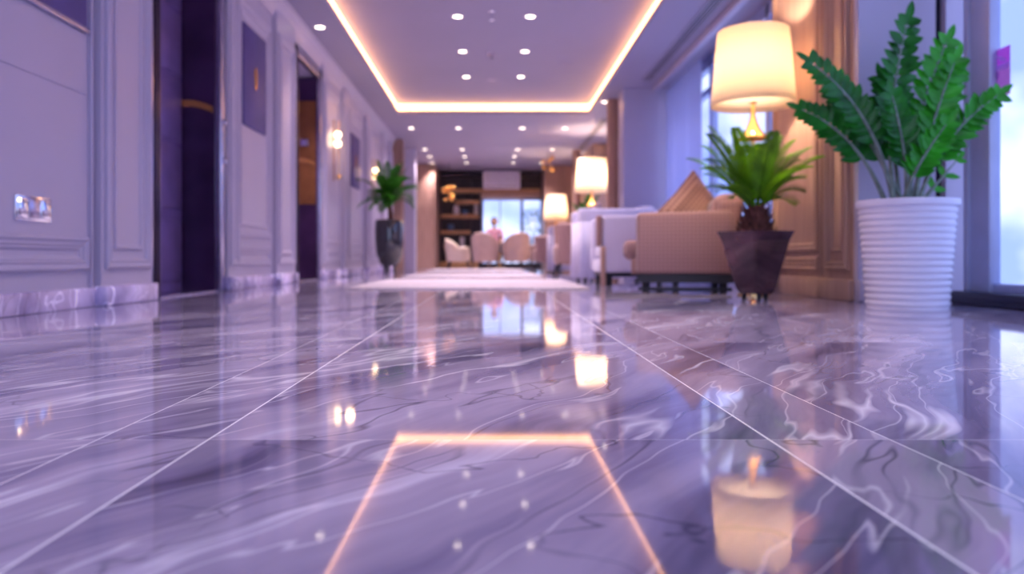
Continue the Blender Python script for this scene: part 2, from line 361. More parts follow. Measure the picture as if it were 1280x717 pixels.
# lift portals
def lift(n, y0, y1, amber):
    root = sgroup('door_%d' % n)
    bm = bmesh.new(); w = .10
    box(bm, XL-.02, XL+.035, y0-.03, y0+w, 0, DH+.08, bev=.006); box(bm, XL-.02, XL+.035, y1-.03, y1+.07, 0, DH+.08, bev=.006)
    box(bm, XL-.02, XL+.035, y0-.03, y1+.07, DH-.03, DH+.08, bev=.006)
    obj('door_frame', bm, m_metal, root)
    bm = bmesh.new(); box(bm, XL+.036, XL+.046, y0+.045, y0+.06, 0, DH, bev=.003); box(bm, XL-.0, XL+.040, y0+.1, y0+.115, 0, DH)
    obj('frame_bead', bm, m_bronze, root)
    bm = bmesh.new(); box(bm, XL-.29, XL-.01, y1-.045, y1-.005, .0, DH-.02)
    obj('jamb', bm, m_jamb, root)
    if amber:
        obj('jamb_panel', BX(XL-.285, XL-.015, y1-.055, y1-.046, .9, DH-.3), m_amber, root)
        obj('floor_number_plate', BX(XL-.20, XL-.10, y1-.062, y1-.056, 1.60, 1.68, bev=.002), m_chrome, root)
    bm = bmesh.new(); pts = []   # gold strip modelled in place of a reflection in the polished jamb
    n_ = 10
    for i in range(n_+1):
        t = i/n_; pts.append((XL-.27+.25*t, y1-.062, 1.36+.05*math.sin(PI*(t*.6+.3))-.02*t))
    for a, b in zip(pts, pts[1:]):
        v = [bm.verts.new(q) for q in (a, b, (b[0], b[1], b[2]+.05), (a[0], a[1], a[2]+.05))]; bm.faces.new(v)
        v2 = [bm.verts.new((q[0], q[1]+.012, q[2])) for q in (a, b, (b[0], b[1], b[2]+.05), (a[0], a[1], a[2]+.05))]; bm.faces.new(v2[::-1])
        for i in range(4): bm.faces.new((v[i], v2[i], v2[(i+1) % 4], v[(i+1) % 4]))
    obj('gold_arc_reflection', bm, m_gold, root)
    for k, (a, b) in enumerate(((y0-.02, (y0+y1)/2-.004), ((y0+y1)/2+.004, y1-.04))):
        bm = bmesh.new(); box(bm, XL-.29, XL-.262, a, b, 0.01, DH)
        for z0 in (.08, .62, 1.12, 1.62, 2.12): box(bm, XL-.27, XL-.248, a+.05, b-.03, z0, min(z0+.46, DH-.04), bev=.012)
        obj('door_leaf', bm, m_lift, root)
    obj('threshold', BX(XL-.29, XL+.02, y0+.02, y1-.02, .0, .012), m_metal, root)
    return root
lift(1, *D1, False); lift(2, *D2, True)

# right side ---------------------------------------------------------
XP = 2.12                      # face of the wood panelling by the lamp
Y0P, Y1P = 4.37, 5.64
bm = bmesh.new(); box(bm, XP, 2.72, Y0P, Y1P, 0, ZC+.03)
struct('wall_right', bm, m_taupe, smooth=False)
bm = bmesh.new()
moulding(bm, XP, Y0P+.05, Y0P+.36, .18, 2.6, MP, -1); moulding(bm, XP, Y0P+.13, Y0P+.28, .29, 2.5, MPS, -1)
moulding(bm, XP, Y0P+.46, Y1P-.05, .30, 2.6, MP, -1); moulding(bm, XP, Y0P+.46, Y1P-.05, .17, .26, MP, -1)
box(bm, XP-.02, XP+.01, Y0P+.395, Y0P+.425, .14, ZC, bev=.006)
struct('trim_5', bm, m_taupe)
struct('baseboard_right', BX(XP-.035, XP+.02, Y0P-.005, Y1P, 0, .125, bev=.01), m_taupe)
# grey pier facing the camera
bm = bmesh.new(); box(bm, XP+.002, 2.57, Y0P-.05, Y0P+.02, 0, ZC+.02); box(bm, 2.612, 2.74, Y0P-.08, Y0P+.02, 0.0, ZC+.02)
box(bm, 2.56, 2.63, Y0P-.01, Y0P+.02, 0, ZC)
struct('wall_right', bm, m_wall, smooth=False)
struct('trim_6', BX(2.572, 2.61, Y0P-.03, Y0P-.008, .1, ZC), m_sill)
struct('baseboard_right', BX(XP, 2.57, Y0P-.075, Y0P-.04, 0, .125, bev=.008), m_wall)
# near window (right of the frame)
w1 = sgroup('window_1')
XW = 2.62
bm = bmesh.new()
box(bm, XW-.02, XW+.045, 3.90, 4.12, .06, ZC, bev=.01); box(bm, XW-.035, XW-.015, 4.05, 4.085, .06, ZC, bev=.004)
box(bm, XW-.01, XW+.08, .6, .72, .06, ZC, bev=.01); box(bm, XW-.0, XW+.08, .6, 4.1, ZC-.12, ZC, bev=.01); box(bm, XW-.0, XW+.08, .6, 4.1, .06, .12, bev=.01)
obj('window_frame', bm, m_frame, w1)
obj('window_sill', BX(2.535, 2.80, .5, 4.13, 0, .074, bev=.012), m_sill, w1)
obj('pane', BX(XW+.03, XW+.038, .7, 3.9, .1, ZC-.1), m_glass, w1, smooth=False)
struct('wall_right', BX(2.55, 2.9, -2.0, .6, 0, ZC+.03), m_wall, smooth=False)
# seating bay window
w2 = sgroup('window_2')
XV = 2.72
bm = bmesh.new()
for y in (5.68, 7.3, 9.2, 10.9): box(bm, XV-.03, XV+.06, y-.04, y+.04, .06, ZC, bev=.008)
box(bm, XV-.03, XV+.06, 5.65, 10.95, 2.30, 2.38, bev=.008); box(bm, XV-.03, XV+.06, 5.65, 10.95, 0.02, .30, bev=.008); box(bm, XV-.03, XV+.06, 5.65, 10.95, 2.62, ZC+.02)
obj('window_frame', bm, m_frame, w2)
obj('pane', BX(XV+.01, XV+.018, 5.65, 10.9, .28, 2.64), m_glass, w2, smooth=False)
def curtain(y0, y1, x, z1, label, n=14):
    bm = bmesh.new(); N_ = n*8; a = []; b = []
    for i in range(N_+1):
        y = y0+(y1-y0)*i/N_; dx = .022*math.sin(2*PI*i/8)+.006*math.sin(i*1.7)
        a.append(bm.verts.new((x+dx, y, .03))); b.append(bm.verts.new((x+dx*.7, y, z1)))
    for i in range(N_): bm.faces.new((a[i], a[i+1], b[i+1], b[i]))
    o = obj('curtain', bm, m_curt); m = o.modifiers.new('thick', 'SOLIDIFY'); m.thickness = .002
    tag(o, label, 'curtain')
curtain(9.0, 10.75, 2.52, 2.66, 'pale sheer curtain gathered beside the grey pier of the seating window', 16)
curtain(5.72, 6.3, 2.52, 2.66, 'pale sheer curtain hanging behind the large near lamp', 6)
struct('trim_7', BX(2.34, 2.42, 5.64, 10.9, 2.68, ZC+.01, bev=.008), m_wall)     # pelmet
# piers further along the right
struct('wall_right', BX(1.93, 2.9, 10.95, 11.35, 0, ZC+.02), m_wall, smooth=False)
struct('wall_right', BX(2.55, 2.9, 11.35, 12.2, 0, ZC+.02), m_taupe, smooth=False)
w3 = sgroup('window_3')
bm = bmesh.new()
for y in (12.2, 14.2, 16.2): box(bm, 2.55, 2.64, y-.05, y+.05, .0, ZC, bev=.008)
box(bm, 2.55, 2.64, 12.2, 16.2, 2.3, ZC+.02); box(bm, 2.55, 2.64, 12.2, 16.2, 0, .3)
obj('window_frame', bm, m_frame, w3); obj('pane', BX(2.59, 2.598, 12.2, 16.2, .25, 2.4), m_glass, w3, smooth=False)
struct('wall_right', BX(2.2, 2.9, 16.2, YB, 0, ZC+.02), m_taupe, smooth=False)
def fluted(x, y, r, name='column'):
    bm = bmesh.new(); seg = 64; a = []; b = []
    for i in range(seg):
        rr = r*(1-.05*(i % 4 in (0,))); t = 2*PI*i/seg
        a.append(bm.verts.new((x+rr*math.cos(t), y+rr*math.sin(t), 0))); b.append(bm.verts.new((x+rr*math.cos(t), y+rr*math.sin(t), ZC+.01)))
    for i in range(seg): bm.faces.new((a[i], a[(i+1) % seg], b[(i+1) % seg], b[i]))
    lathe(bm, [(r+.02, 0), (r+.02, .12), (r, .13)], seg=40, cx=x, cy=y)
    return bm
struct('trim_8', fluted(1.90, 11.75, .09), m_slat); struct('trim_9', fluted(1.95, 17.2, .09), m_slat)

# back of the room: slatted wood piers, dark shelving wall, bright opening
bm = bmesh.new()
def slats(bm, x0, x1, y, n):
    box(bm, x0, x1, y, y+.1, 0, ZC+.01); w = (x1-x0)/n
    for i in range(n): box(bm, x0+w*i+w*.12, x0+w*(i+1)-w*.12, y-.03, y+.01, 0.0, ZC-.02, bev=.006)
slats(bm, -2.12, -1.50, 19.7, 9); box(bm, -1.6, -1.50, 19.7, YB, 0, ZC)
slats(bm, 1.42, 2.25, 20.0, 12); box(bm, 1.42, 1.5, 20.0, YB, 0, ZC)
struct('wall_back', bm, m_slat, smooth=False)
bm = bmesh.new(); slats(bm, -2.12, -1.88, 15.6, 4); box(bm, -2.12, -1.88, 15.6, 16.0, 0, ZC); struct('wall_left', bm, m_slat, smooth=False)
bm = bmesh.new(); box(bm, -2.12, -1.75, 16.9, 17.3, 0, ZC); struct('wall_left', bm, m_wall, smooth=False)
OX0, OX1, OX2, OX3 = -.29, .83, .90, 1.40
bm = bmesh.new()
box(bm, -1.6, OX0, YB-.06, YB+.1, 0, ZC+.02); box(bm, OX1, OX2, YB-.1, YB+.1, 0, 2.0); box(bm, OX3, 1.5, YB-.1, YB+.1, 0, 2.0); box(bm, OX0, 1.5, YB-.06, YB+.1, 1.97, ZC+.02); box(bm, OX0, 1.5, YB-.06, YB+.1, 0, .12)
struct('wall_back', bm, m_darkwood, smooth=False)
w4 = sgroup('window_4')
obj('pane', BX(OX0, OX3, YB+.03, YB+.038, .1, 2.0), m_glass, w4, smooth=False)
bm = bmesh.new(); box(bm, OX0-.02, OX0+.04, YB-.12, YB+.06, .1, 2.0, bev=.01); box(bm, OX0, OX3, YB-.12, YB+.06, 1.93, 2.0, bev=.01)
box(bm, .22, .25, YB-.02, YB+.02, .1, 2.0)
obj('window_frame', bm, m_frame, w4)
# ------------------------------------------------------------------ ceiling fittings
def downlight(x, y, z, label, first=[None], tilt=0):
    if first[0] is None:
        t = thing('downlight', label, 'downlight', (x, y, z), 0, 'ceiling downlights')
        obj('trim_ring', LT([(.051, -.004), (.074, -.005), (.078, -.001), (.078, .0), (.051, .001)], seg=28, cap=False), m_ring, t)
        obj('lens', LT([(.0001, -.003), (.052, -.002), (.052, .0)], seg=24, cap=False), m_lens, t)
        first[0] = t
    else:
        t = copy_tree(first[0]); t.location = (x, y, z); t['label'] = label
    ld = bpy.data.lights.new('downlight_lamp', 'SPOT'); ld.energy = 62 if y > 8 else 20; ld.color = (1, .81, .84); ld.spot_size = math.radians(95); ld.spot_blend = 1.0; ld.shadow_soft_size = .05
    l = bpy.data.objects.new('downlight_lamp', ld); COL.objects.link(l); l.parent = t; l.location = (0, 0, -.02)
    return t
DL = []
for k, y in enumerate((8.26, 9.65, 11.0)):
    wn = ('nearest', 'middle', 'farthest')[k]
    DL.append((-.38, y, ZR, 'downlight in the raised tray, left of the pair, %s row' % wn))
    DL.append((.425, y, ZR, 'downlight in the raised tray, right of the pair, %s row' % wn))
DL.append((-1.86, 8.06, ZC, 'single downlight close to the left crown moulding above the lift door'))
DL.append((1.80, 11.9, ZC, 'single downlight right of the tray beside the grey pier'))
for y, xs, nm in ((14.3, (-1.55, -.645, .58, 1.40), 'first row beyond the raised tray'), (17.1, (-1.54, -.68, .59, 1.38), 'second row beyond the raised tray'), (18.3, (-1.53, -.67, .55), 'third row beyond the raised tray'), (19.5, (-1.56, -.67, .55, 1.30), 'farthest row before the shelving wall')):
    for i, x in enumerate(xs): DL.append((x, y, ZC, '%s downlight of the %s' % (('far left', 'inner left', 'inner right', 'far right')[i], nm)))
for y, nm in ((6.87, 'fourth'), (5.2, 'fifth'), (3.6, 'sixth'), (2.0, 'seventh')):  # extra rows out of view, added to light the near floor and plants
    DL.append((-.38, y, ZR, 'added left downlight out of view overhead, lighting the near floor, %s row from the tray end' % nm)); DL.append((.425, y, ZR, 'added right downlight out of view overhead, lighting the near floor, %s row from the tray end' % nm))
for a in DL: downlight(*a)
# small ceiling devices
t = thing('smoke_detector', 'round smoke detector between the middle pair of downlights', 'smoke detector', (.0, 9.75, ZR))
obj('housing', LT([(.0001, -.05), (.035, -.048), (.05, -.03), (.06, -.012), (.062, 0)], cap=False), m_ceil, t); obj('sensor', LT([(.0001, -.062), (.015, -.06), (.018, -.045)], cap=False), m_black, t)
t = thing('sprinkler', 'sprinkler head hanging in the tray between the nearest downlights', 'sprinkler', (.0, 8.1, ZR))
obj('escutcheon', LT([(.0001, -.012), (.03, -.01), (.04, 0)], cap=False), m_chrome, t); obj('nozzle', LT([(.008, -.09), (.01, -.012), (.012, 0)]), m_chrome, t); obj('deflector', LT([(.0001, -.095), (.028, -.094), (.028, -.09), (.0001, -.089)], cap=False), m_chrome, t)
t = thing('ceiling_speaker', 'small round speaker grille at the far middle of the tray', 'speaker', (.0, 11.2, ZR))
obj('grille', LT([(.0001, -.008), (.06, -.006), (.07, 0)], cap=False), m_ring, t)
t = thing('ceiling_speaker', 'faint round speaker grille near the right edge of the tray', 'speaker', (1.0, 10.2, ZR))
obj('grille', LT([(.0001, -.008), (.09, -.006), (.10, 0)], cap=False), m_ceil, t)
def vent(y0, y1, x, label):
    t = thing('air_vent', label, 'vent', (x, y0, ZC))
    L_ = y1-y0; bm = bmesh.new(); w = .075
    box(bm, -w, -w+.012, 0, L_, -.012, 0); box(bm, w-.012, w, 0, L_, -.012, 0); box(bm, -w, w, 0, .015, -.012, 0); box(bm, -w, w, L_-.015, L_, -.012, 0)
    obj('frame', bm, m_ceil, t, smooth=False); bm = bmesh.new()
    for i in range(4): box(bm, -w+.02+i*.034, -w+.032+i*.034, .015, L_-.015, -.004, -.002)
    obj('slat', bm, m_ring, t, smooth=False); obj('backing', BX(-w+.01, w-.01, .01, L_-.01, -.0015, 0), m_black, t, smooth=False)
vent(4.0, 10.4, 2.17, 'long linear air vent in the ceiling above the seating window'); vent(13.3, 17.4, 2.02, 'long linear air vent farther down the ceiling on the right')

# ------------------------------------------------------------------ wall fittings (left)
t = thing('artwork', 'deep navy picture with a metal edge, high on the near left wall', 'picture', (XL+.001, 0, 0))
obj('panel', BX(.0, .022, 2.3, 3.825, 1.432, 2.25), m_navy, t, smooth=False)
obj('metal_edge', BX(.0, .032, 2.3, 3.84, 1.405, 1.430, bev=.004), m_metal, t)
t = thing('socket_plate', 'chrome three module socket plate low on the near left wall', 'socket', (XL, 3.27, .418))
obj('plate', BX(0, .010, 0, .27, 0, .116, bev=.003), m_chrome, t)
for k in range(3): obj('module', BX(.009, .014, .012+.086*k, .086+.086*k, .014, .102, bev=.003), m_metal if k == 1 else m_chrome, t)
obj('indicator', BX(.014, .017, .014, .030, .085, .100, bev=.002), m_globe, t)
for z, lb in ((1.30, 'upper round call button on the first lift frame'), (1.0, 'lower round call button on the first lift frame')):
    t = thing('call_button', lb, 'button', (XL+.035, 5.755, z))
    b1 = LT([(.028, 0), (.028, .008), (.024, .012)], seg=20); bmesh.ops.rotate(b1, verts=b1.verts, matrix=Matrix.Rotation(PI/2, 3, 'Y')); obj('bezel', b1, m_metal, t)
    b1 = LT([(.018, .011), (.018, .018), (.014, .02)], seg=20); bmesh.ops.rotate(b1, verts=b1.verts, matrix=Matrix.Rotation(PI/2, 3, 'Y')); obj('button_cap', b1, m_chrome, t)
def plaque(y0, y1, z0, z1, label):
    t = thing('wall_plaque', label, 'sign', (XL, y0, z0)); w, h = y1-y0, z1-z0
    obj('panel', BX(0, .02, 0, w, 0, h, bev=.003), m_navy, t)
    bm = bmesh.new()       # gold oval figure
    R = [(.038, .10), (.014, .07)]; n = 28; rings = []
    for (a, b), x in ((R[0], .021), (R[0], .027), (R[1], .027), (R[1], .021)):
        rings.append([bm.verts.new((x, w*.5+a*math.cos(2*PI*i/n), h*.52+b*math.sin(2*PI*i/n))) for i in range(n)])
    for q in range(4):
        A, B = rings[q], rings[(q+1) % 4]
        for i in range(n): bm.faces.new((A[i], A[(i+1) % n], B[(i+1) % n], B[i]))
    obj('gold_figure', bm, m_gold, t)
plaque(6.25, 6.87, 1.38, 2.24, 'navy plaque with a gold zero between the two lift doors')
plaque(11.05, 11.75, 1.33, 2.12, 'small navy plaque on the far left wall beyond the first sconce')
def sconce(y, z, label):
    t = thing('wall_sconce', label, 'wall lamp', (XL, y, z), 0, 'wall sconces')
    obj('backplate', BX(0, .015, -.03, .03, -.55, .25, bev=.005), m_slat, t)
    obj('rod', TB([(.07, 0, -.50), (.07, 0, .24)], .008), m_brass, t)
    obj('arm', TB([(.0, 0, -.0), (.07, 0, 0)], .01), m_brass, t)
    for dz in (-.06, .06):
        b1 = bmesh.new(); bmesh.ops.create_uvsphere(b1, u_segments=20, v_segments=12, radius=.046); obj('globe', b1, m_globe, t, loc=(.055, 0, dz))
    b1 = bmesh.new(); bmesh.ops.create_uvsphere(b1, u_segments=14, v_segments=8, radius=.035); obj('finial', b1, m_brass, t, loc=(.07, 0, -.50))
    ld = bpy.data.lights.new('sconce_lamp', 'POINT'); ld.energy = 2.5; ld.color = (1, .6, .3); ld.shadow_soft_size = .05
    l = bpy.data.objects.new('sconce_lamp', ld); COL.objects.link(l); l.parent = t; l.location = (.22, 0, 0)
sconce(9.88, 1.83, 'double globe brass sconce just past the second lift door'); sconce(13.1, 1.74, 'double globe brass sconce behind the tall palm')

# ------------------------------------------------------------------ rugs
def rug(x0, x1, y0, y1, label):
    t = thing('rug', label, 'rug', ((x0+x1)/2, (y0+y1)/2, 0)); a, b = (x1-x0)/2, (y1-y0)/2
    obj('pile', BX(-a+.02, a-.02, -b+.02, b-.02, .001, .014, bev=.005), m_rug, t)
    bm = bmesh.new(); box(bm, -a, a, -b, -b+.03, .0, .012, bev=.006); box(bm, -a, a, b-.03, b, .0, .012, bev=.006); box(bm, -a, -a+.03, -b, b, 0, .012, bev=.004); box(bm, a-.03, a, -b, b, 0, .012, bev=.004)
    obj('border', bm, m_rug, t)
rug(-1.20, .80, 6.05, 8.6, 'pale rug nearest the camera on the marble'); rug(-1.20, .68, 9.8, 12.8, 'pale rug second from the camera'); rug(-1.3, .66, 14.6, 17.2, 'pale rug in front of the cream tub chairs')

# ------------------------------------------------------------------ lamps
def lamp(x, y, zb, zt, rb, rt, label, power, table_h=.55):
    t = thing('floor_lamp', label, 'lamp', (x, y, 0)); s = rb/.325
    obj('base', LT([(.12*s, 0), (.12*s, .015), (.05*s, .03), (.018, .06), (.0001, .06)], cap=False), m_brass, t)
    obj('pole', TB([(0, 0, .03), (0, 0, zb-.26*s)], .014), m_brass, t)
    obj('bell', LT([(.125*s, zb-.27*s), (.128*s, zb-.262*s), (.095*s, zb-.24*s), (.055*s, zb-.185*s), (.03*s, zb-.12*s), (.018*s, zb-.06*s), (.014*s, zb+.02*s), (.0001, zb+.02*s)], cap=False), m_brass, t)
    obj('harp', LT([(.0001, zb+.015*s), (.034*s, zb+.018*s), (.036*s, zb+.026*s), (.0001, zb+.04*s)], cap=False), m_brass, t)
    sh = obj('lamp_shade', LT([(rb, zb), (rb+(rt-rb)*.5, (zb+zt)/2), (rt, zt)], seg=48, cap=False), m_shade, t)
    m = sh.modifiers.new('thick', 'SOLIDIFY'); m.thickness = .004
    b1 = bmesh.new(); bmesh.ops.create_uvsphere(b1, u_segments=16, v_segments=10, radius=.05*s); obj('bulb', b1, m_bulb, t, loc=(0, 0, zb+.22*s))
    ld = bpy.data.lights.new('lamp_bulb', 'POINT'); ld.energy = power; ld.color = (1, .74, .50); ld.shadow_soft_size = .06*s
    l = bpy.data.objects.new('lamp_bulb', ld); COL.objects.link(l); l.parent = t; l.location = (0, 0, zb+.22*s+.12*s)
    return t
lamp(1.785, 5.10, 1.295, 1.80, .279, .235, 'large lamp with a tapered cream shade nearest the camera', 34)
lamp(1.94, 14.5, 1.54, 2.19, .325, .27, 'middle lamp of the three, rising behind the nearer white slipcovered armchair', 42)
lamp(1.52, 17.7, 1.16, 1.76, .295, .23, 'smallest and farthest lamp near the end of the seating', 36)

# ------------------------------------------------------------------ armchairs (face -x, the corridor)
def armchair(label, x0, x1, y0, y1, h_arm, h_back, fab, seatfab, legm, name='armchair', zleg=.13, rz=0, sp_=.10):
    cx, cy = (x0+x1)/2, (y0+y1)/2; t = thing(name, label, 'armchair', (cx, cy, 0), rz); a, b = (x1-x0)/2, (y1-y0)/2; at = .13
    obj('base_frame', BX(-a+.03, a-.03, -b+.03, b-.03, zleg-.035, zleg+.02, bev=.008), legm, t)
    for s in (-1, 1):
        bm = bmesh.new(); box(bm, -a, a, s*b-(at if s > 0 else 0), s*b+(at if s < 0 else 0), zleg, h_arm, bev=.035, seg=3)
        for v in bm.verts:                        # arms dip gently towards the front
            if v.co.z > h_arm-.12: v.co.z -= .015*((-v.co.x+a)/(2*a))**2
        obj('armrest', bm, fab, t)
    bm = bmesh.new(); box(bm, a-.20, a+.02, -b+.02, b-.02, zleg, h_back, bev=.07, seg=4)
    for v in bm.verts:
        f = max(0, (v.co.z-.45)/(h_back-.45)); v.co.x += .07*f; v.co.z -= .10*f*(abs(v.co.y)/b)**2
    obj('backrest', bm, fab, t)
    bm = bmesh.new(); box(bm, -a-sp_, a-.18, -b+at-.005, b-at+.005, .24, .39, bev=.05, seg=3); obj('seat', bm, seatfab, t)
    obj('seat_base', BX(-a-sp_*.4, a-.15, -b+at-.005, b-at+.005, zleg, .25, bev=.015), fab, t)
    for sx in (-1, 1):
        for sy in (-1, 1):
            xx, yy = sx*(a-.07), sy*(b-.07)
            obj('leg', LT([(.026, 0), (.034, zleg-.02)], seg=10, cx=xx, cy=yy), legm, t)
    return t
A = armchair('brown plaid armchair nearest the camera beside the cycad', 1.13, 1.82, 5.40, 6.18, .60, .78, m_brown, m_brown, m_black, rz=-.2)
# dark low rail between the legs as in the photo
bm = bmesh.new(); box(bm, -.33, .33, -.375, -.345, .015, .04); box(bm, -.34, .34, -.392, -.34, .075, .135)
obj('leg_rail', bm, m_black, A)
def pillow(x, y, z, w, rx, rz, mat, label):
    bm = bmesh.new(); n = 14; g = {}
    for side in (1, -1):
        for i in range(n+1):
            for j in range(n+1):
                u, v = i/n*2-1, j/n*2-1; th = .085*(max(0, (1-u**4))*max(0, (1-v**4)))**.5
                pin = 1-.06*(abs(u*v)); e = 1+.05*(abs(u*v)) - .05*(1-max(abs(u), abs(v)))
                if side == -1 and (i in (0, n) or j in (0, n)): g[(side, i, j)] = g[(1, i, j)]; continue
                g[(side, i, j)] = bm.verts.new((u*w/2*e, side*th, v*w/2*e))
        for i in range(n):
            for j in range(n): 
                q = [g[(side, i, j)], g[(side, i+1, j)], g[(side, i+1, j+1)], g[(side, i, j+1)]]
                bm.faces.new(q if side == 1 else q[::-1])
    o = obj('cushion', bm, mat); o.location = (x, y, z); o.rotation_euler = (0, rx, rz); tag(o, label, 'cushion'); return o
pillow(1.60, 5.92, .60, .48, math.radians(45), math.radians(22), m_pillow, 'brown plaid cushion standing on its corner in the nearest armchair')
B = armchair('pale lilac plaid armchair second from the camera', 1.00, 1.75, 6.75, 7.55, .655, .80, m_lilac, m_lilac, m_black, zleg=.12, sp_=-.02)
obj('front_panel', BX(-.385, -.345, -.41, -.33, .0, .36, bev=.008), m_slat, B)['label'] = 'light wood front post'; obj('front_panel', BX(-.43, -.375, -.40, -.35, .36, .64, bev=.015), m_brown, B)['label'] = 'brown fabric front edge'
def slipchair(label, x0, x1, y0, y1, h, hb):
    cx, cy = (x0+x1)/2, (y0+y1)/2; t = thing('armchair', label, 'armchair', (cx, cy, 0)); a, b = (x1-x0)/2, (y1-y0)/2
    for s in (-1, 1):
        bm = bmesh.new(); box(bm, -a, a, s*b-(.17 if s > 0 else 0), s*b+(.17 if s < 0 else 0), .06, h, bev=.03, seg=3); obj('armrest', bm, m_white, t)
    obj('backrest', BX(a-.2, a, -b+.02, b-.02, .08, hb, bev=.05, seg=3), m_white, t)
    obj('seat', BX(-a+.01, a-.17, -b+.15, b-.15, .10, .46, bev=.05, seg=3), m_white, t)
    bm = bmesh.new(); n = 90; A_ = []; B_ = []
    path = [(-a+.10, b), (-a, b-.06), (-a, -b+.02), (-a+.03, -b), (a-.03, -b), (a, -b+.02)]
    P_ = []
    for p, q in zip(path, path[1:]):
        k = max(2, int(60*math.hypot(q[0]-p[0], q[1]-p[1]))); P_ += [(p[0]+(q[0]-p[0])*i/k, p[1]+(q[1]-p[1])*i/k) for i in range(k)]
    for i, (px, py) in enumerate(P_):
        r = math.hypot(px, py); o_ = .012+.014*math.sin(i*.9)+.006*math.sin(i*.37)
        A_.append(bm.verts.new((px*(1+o_/r), py*(1+o_/r), .035))); B_.append(bm.verts.new((px*(1+.004/r), py*(1+.004/r), h-.14)))
    for i in range(len(P_)-1): bm.faces.new((A_[i], A_[i+1], B_[i+1], B_[i]))
    o = obj('skirt', bm, m_white, t); m = o.modifiers.new('t', 'SOLIDIFY'); m.thickness = .004
    for sx in (-1, 1):
        for sy in (-1, 1): obj('leg', LT([(.02, 0), (.03, .09)], seg=10, cx=sx*(a-.08), cy=sy*(b-.08)), m_black, t)
    return t
slipchair('white slipcovered armchair behind the pale plaid one', .95, 1.80, 8.15, 8.95, .80, .83)
# high curved brown chair seen edge-on
def tub(label, x, y, rz, s, mat, h=.84, name='tub_chair', group=None, w=.66, legs=True, nofront=.38):
    t = thing(name, label, 'armchair', (x, y, 0), rz, group)
    # shell: open ring, back at +y, opening towards -y; local
    bm = bmesh.new(); n = 28; zs = [.17, .30, .45, .60, .72, .80, .86]; ro = w/2; th = .075
    A0 = math.radians(-50); A1 = math.radians(230)
    cols = []
    for i in range(n+1):
        t_ = i/n; ang = A0+(A1-A0)*t_; back = max(0, math.sin(ang)); top = h*(.70+.30*back**0.7) if back > 0 else h*.70
        outer = []; inner = []
        for k in range(7):
            f = k/6; z = .17+(top-.17)*f; r = ro*(.86+.16*f+.02*math.sin(f*PI))
            outer.append(bm.verts.new((r*math.cos(ang), r*math.sin(ang)*.95, z)))
            inner.append(bm.verts.new(((r-th)*math.cos(ang), (r-th)*math.sin(ang)*.95, z-(0.0 if k < 6 else .0))))
        rim = bm.verts.new(((ro*1.01-th/2)*math.cos(ang), (ro*1.01-th/2)*math.sin(ang)*.95, top+.025))
        cols.append(outer+[rim]+inner[::-1])
    for a, b in zip(cols, cols[1:]):
        m_ = len(a)
        for k in range(m_): bm.faces.new((a[k], a[(k+1) % m_], b[(k+1) % m_], b[k]))
    bm.faces.new(cols[0]); bm.faces.new(cols[-1][::-1])
    obj('shell', bm, mat, t)
    obj('seat', LT([(.0001, .17), (ro-.10, .17), (ro-.07, .22), (ro-.07, .40), (ro-.11, .44), (.0001, .455)], seg=32, cap=False), mat, t)
    for sx in (-1, 1):
        for sy in (-1, 1):
            obj('leg', TB([(sx*.20*w/.66, sy*.20*w/.66, .18), (sx*.24*w/.66, sy*.24*w/.66, 0)], [.024, .014]), m_black, t)
    return t
tub('tall brown armchair seen edge on behind the white slipcovered one', 1.10, 9.85, -PI/2, 1, m_brown, .98, 'armchair', None, .72)
slipchair('white slipcovered armchair farther back under the smallest lamp', 1.02, 1.75, 13.0, 13.8, .82, .86)
tub('brown armchair edge on beyond the far white slipcovered armchair', 1.10, 14.6, -PI/2, 1, m_brown, .95, 'armchair', None, .72)
# cream tub chairs at the far end, backs to the camera
tub('cream tub chair seen from behind, left of the central pair', -.16, 18.2, PI, 1, m_cream, .86, 'tub_chair', None, .69).rotation_euler = (0, 0, PI-.45)
tub('cream tub chair seen from behind, right of the central pair', .58, 18.15, 0, 1, m_cream, .86, 'tub_chair', None, .69).rotation_euler = (0, 0, PI+.45)
tub('pale cream tub chair turned sideways left of the central pair', -.85, 19.0, PI/2, 1, m_cream2, .74, 'tub_chair', None, .74)
tub('tan tub chair turned sideways right of the central pair', 1.20, 18.9, -PI/2, 1, m_cream, .82, 'tub_chair', None, .70)
t = thing('coffee_table', 'low round table between the far tub chairs', 'table', (.2, 19.1, 0))
obj('tabletop', LT([(.30, .40), (.32, .41), (.32, .43), (.30, .44)]), m_darkwood, t); obj('pedestal', LT([(.16, 0), (.16, .02), (.03, .04), (.03, .40)]), m_brass, t)
# foot of the wooden counter: slim table between lilac chair and brown chair not seen

# ------------------------------------------------------------------ plants
def leaflet(bm, p, d, nrm, L_, w, fold=.25, droop=.0):
    d = d.normalized(); s = d.cross(nrm).normalized(); nn = s.cross(d).normalized()
    prof = [(0, .18), (.22, .85), (.5, 1.0), (.78, .66), (1.0, .04)]
    mid = []; lf = []; rt = []
    for f, ww in prof:
        c = p+d*(L_*f)-Vector((0, 0, 1))*(droop*L_*f*f)
        mid.append(bm.verts.new(c)); lf.append(bm.verts.new(c+s*(w/2*ww)+nn*(fold*w/2*ww))); rt.append(bm.verts.new(c-s*(w/2*ww)+nn*(fold*w/2*ww)))
    for i in range(len(prof)-1):
        bm.faces.new((mid[i], mid[i+1], lf[i+1], lf[i])); bm.faces.new((mid[i+1], mid[i], rt[i], rt[i+1]))
def bez(a, b, c, t): return a*(1-t)**2+b*2*t*(1-t)+c*t*t
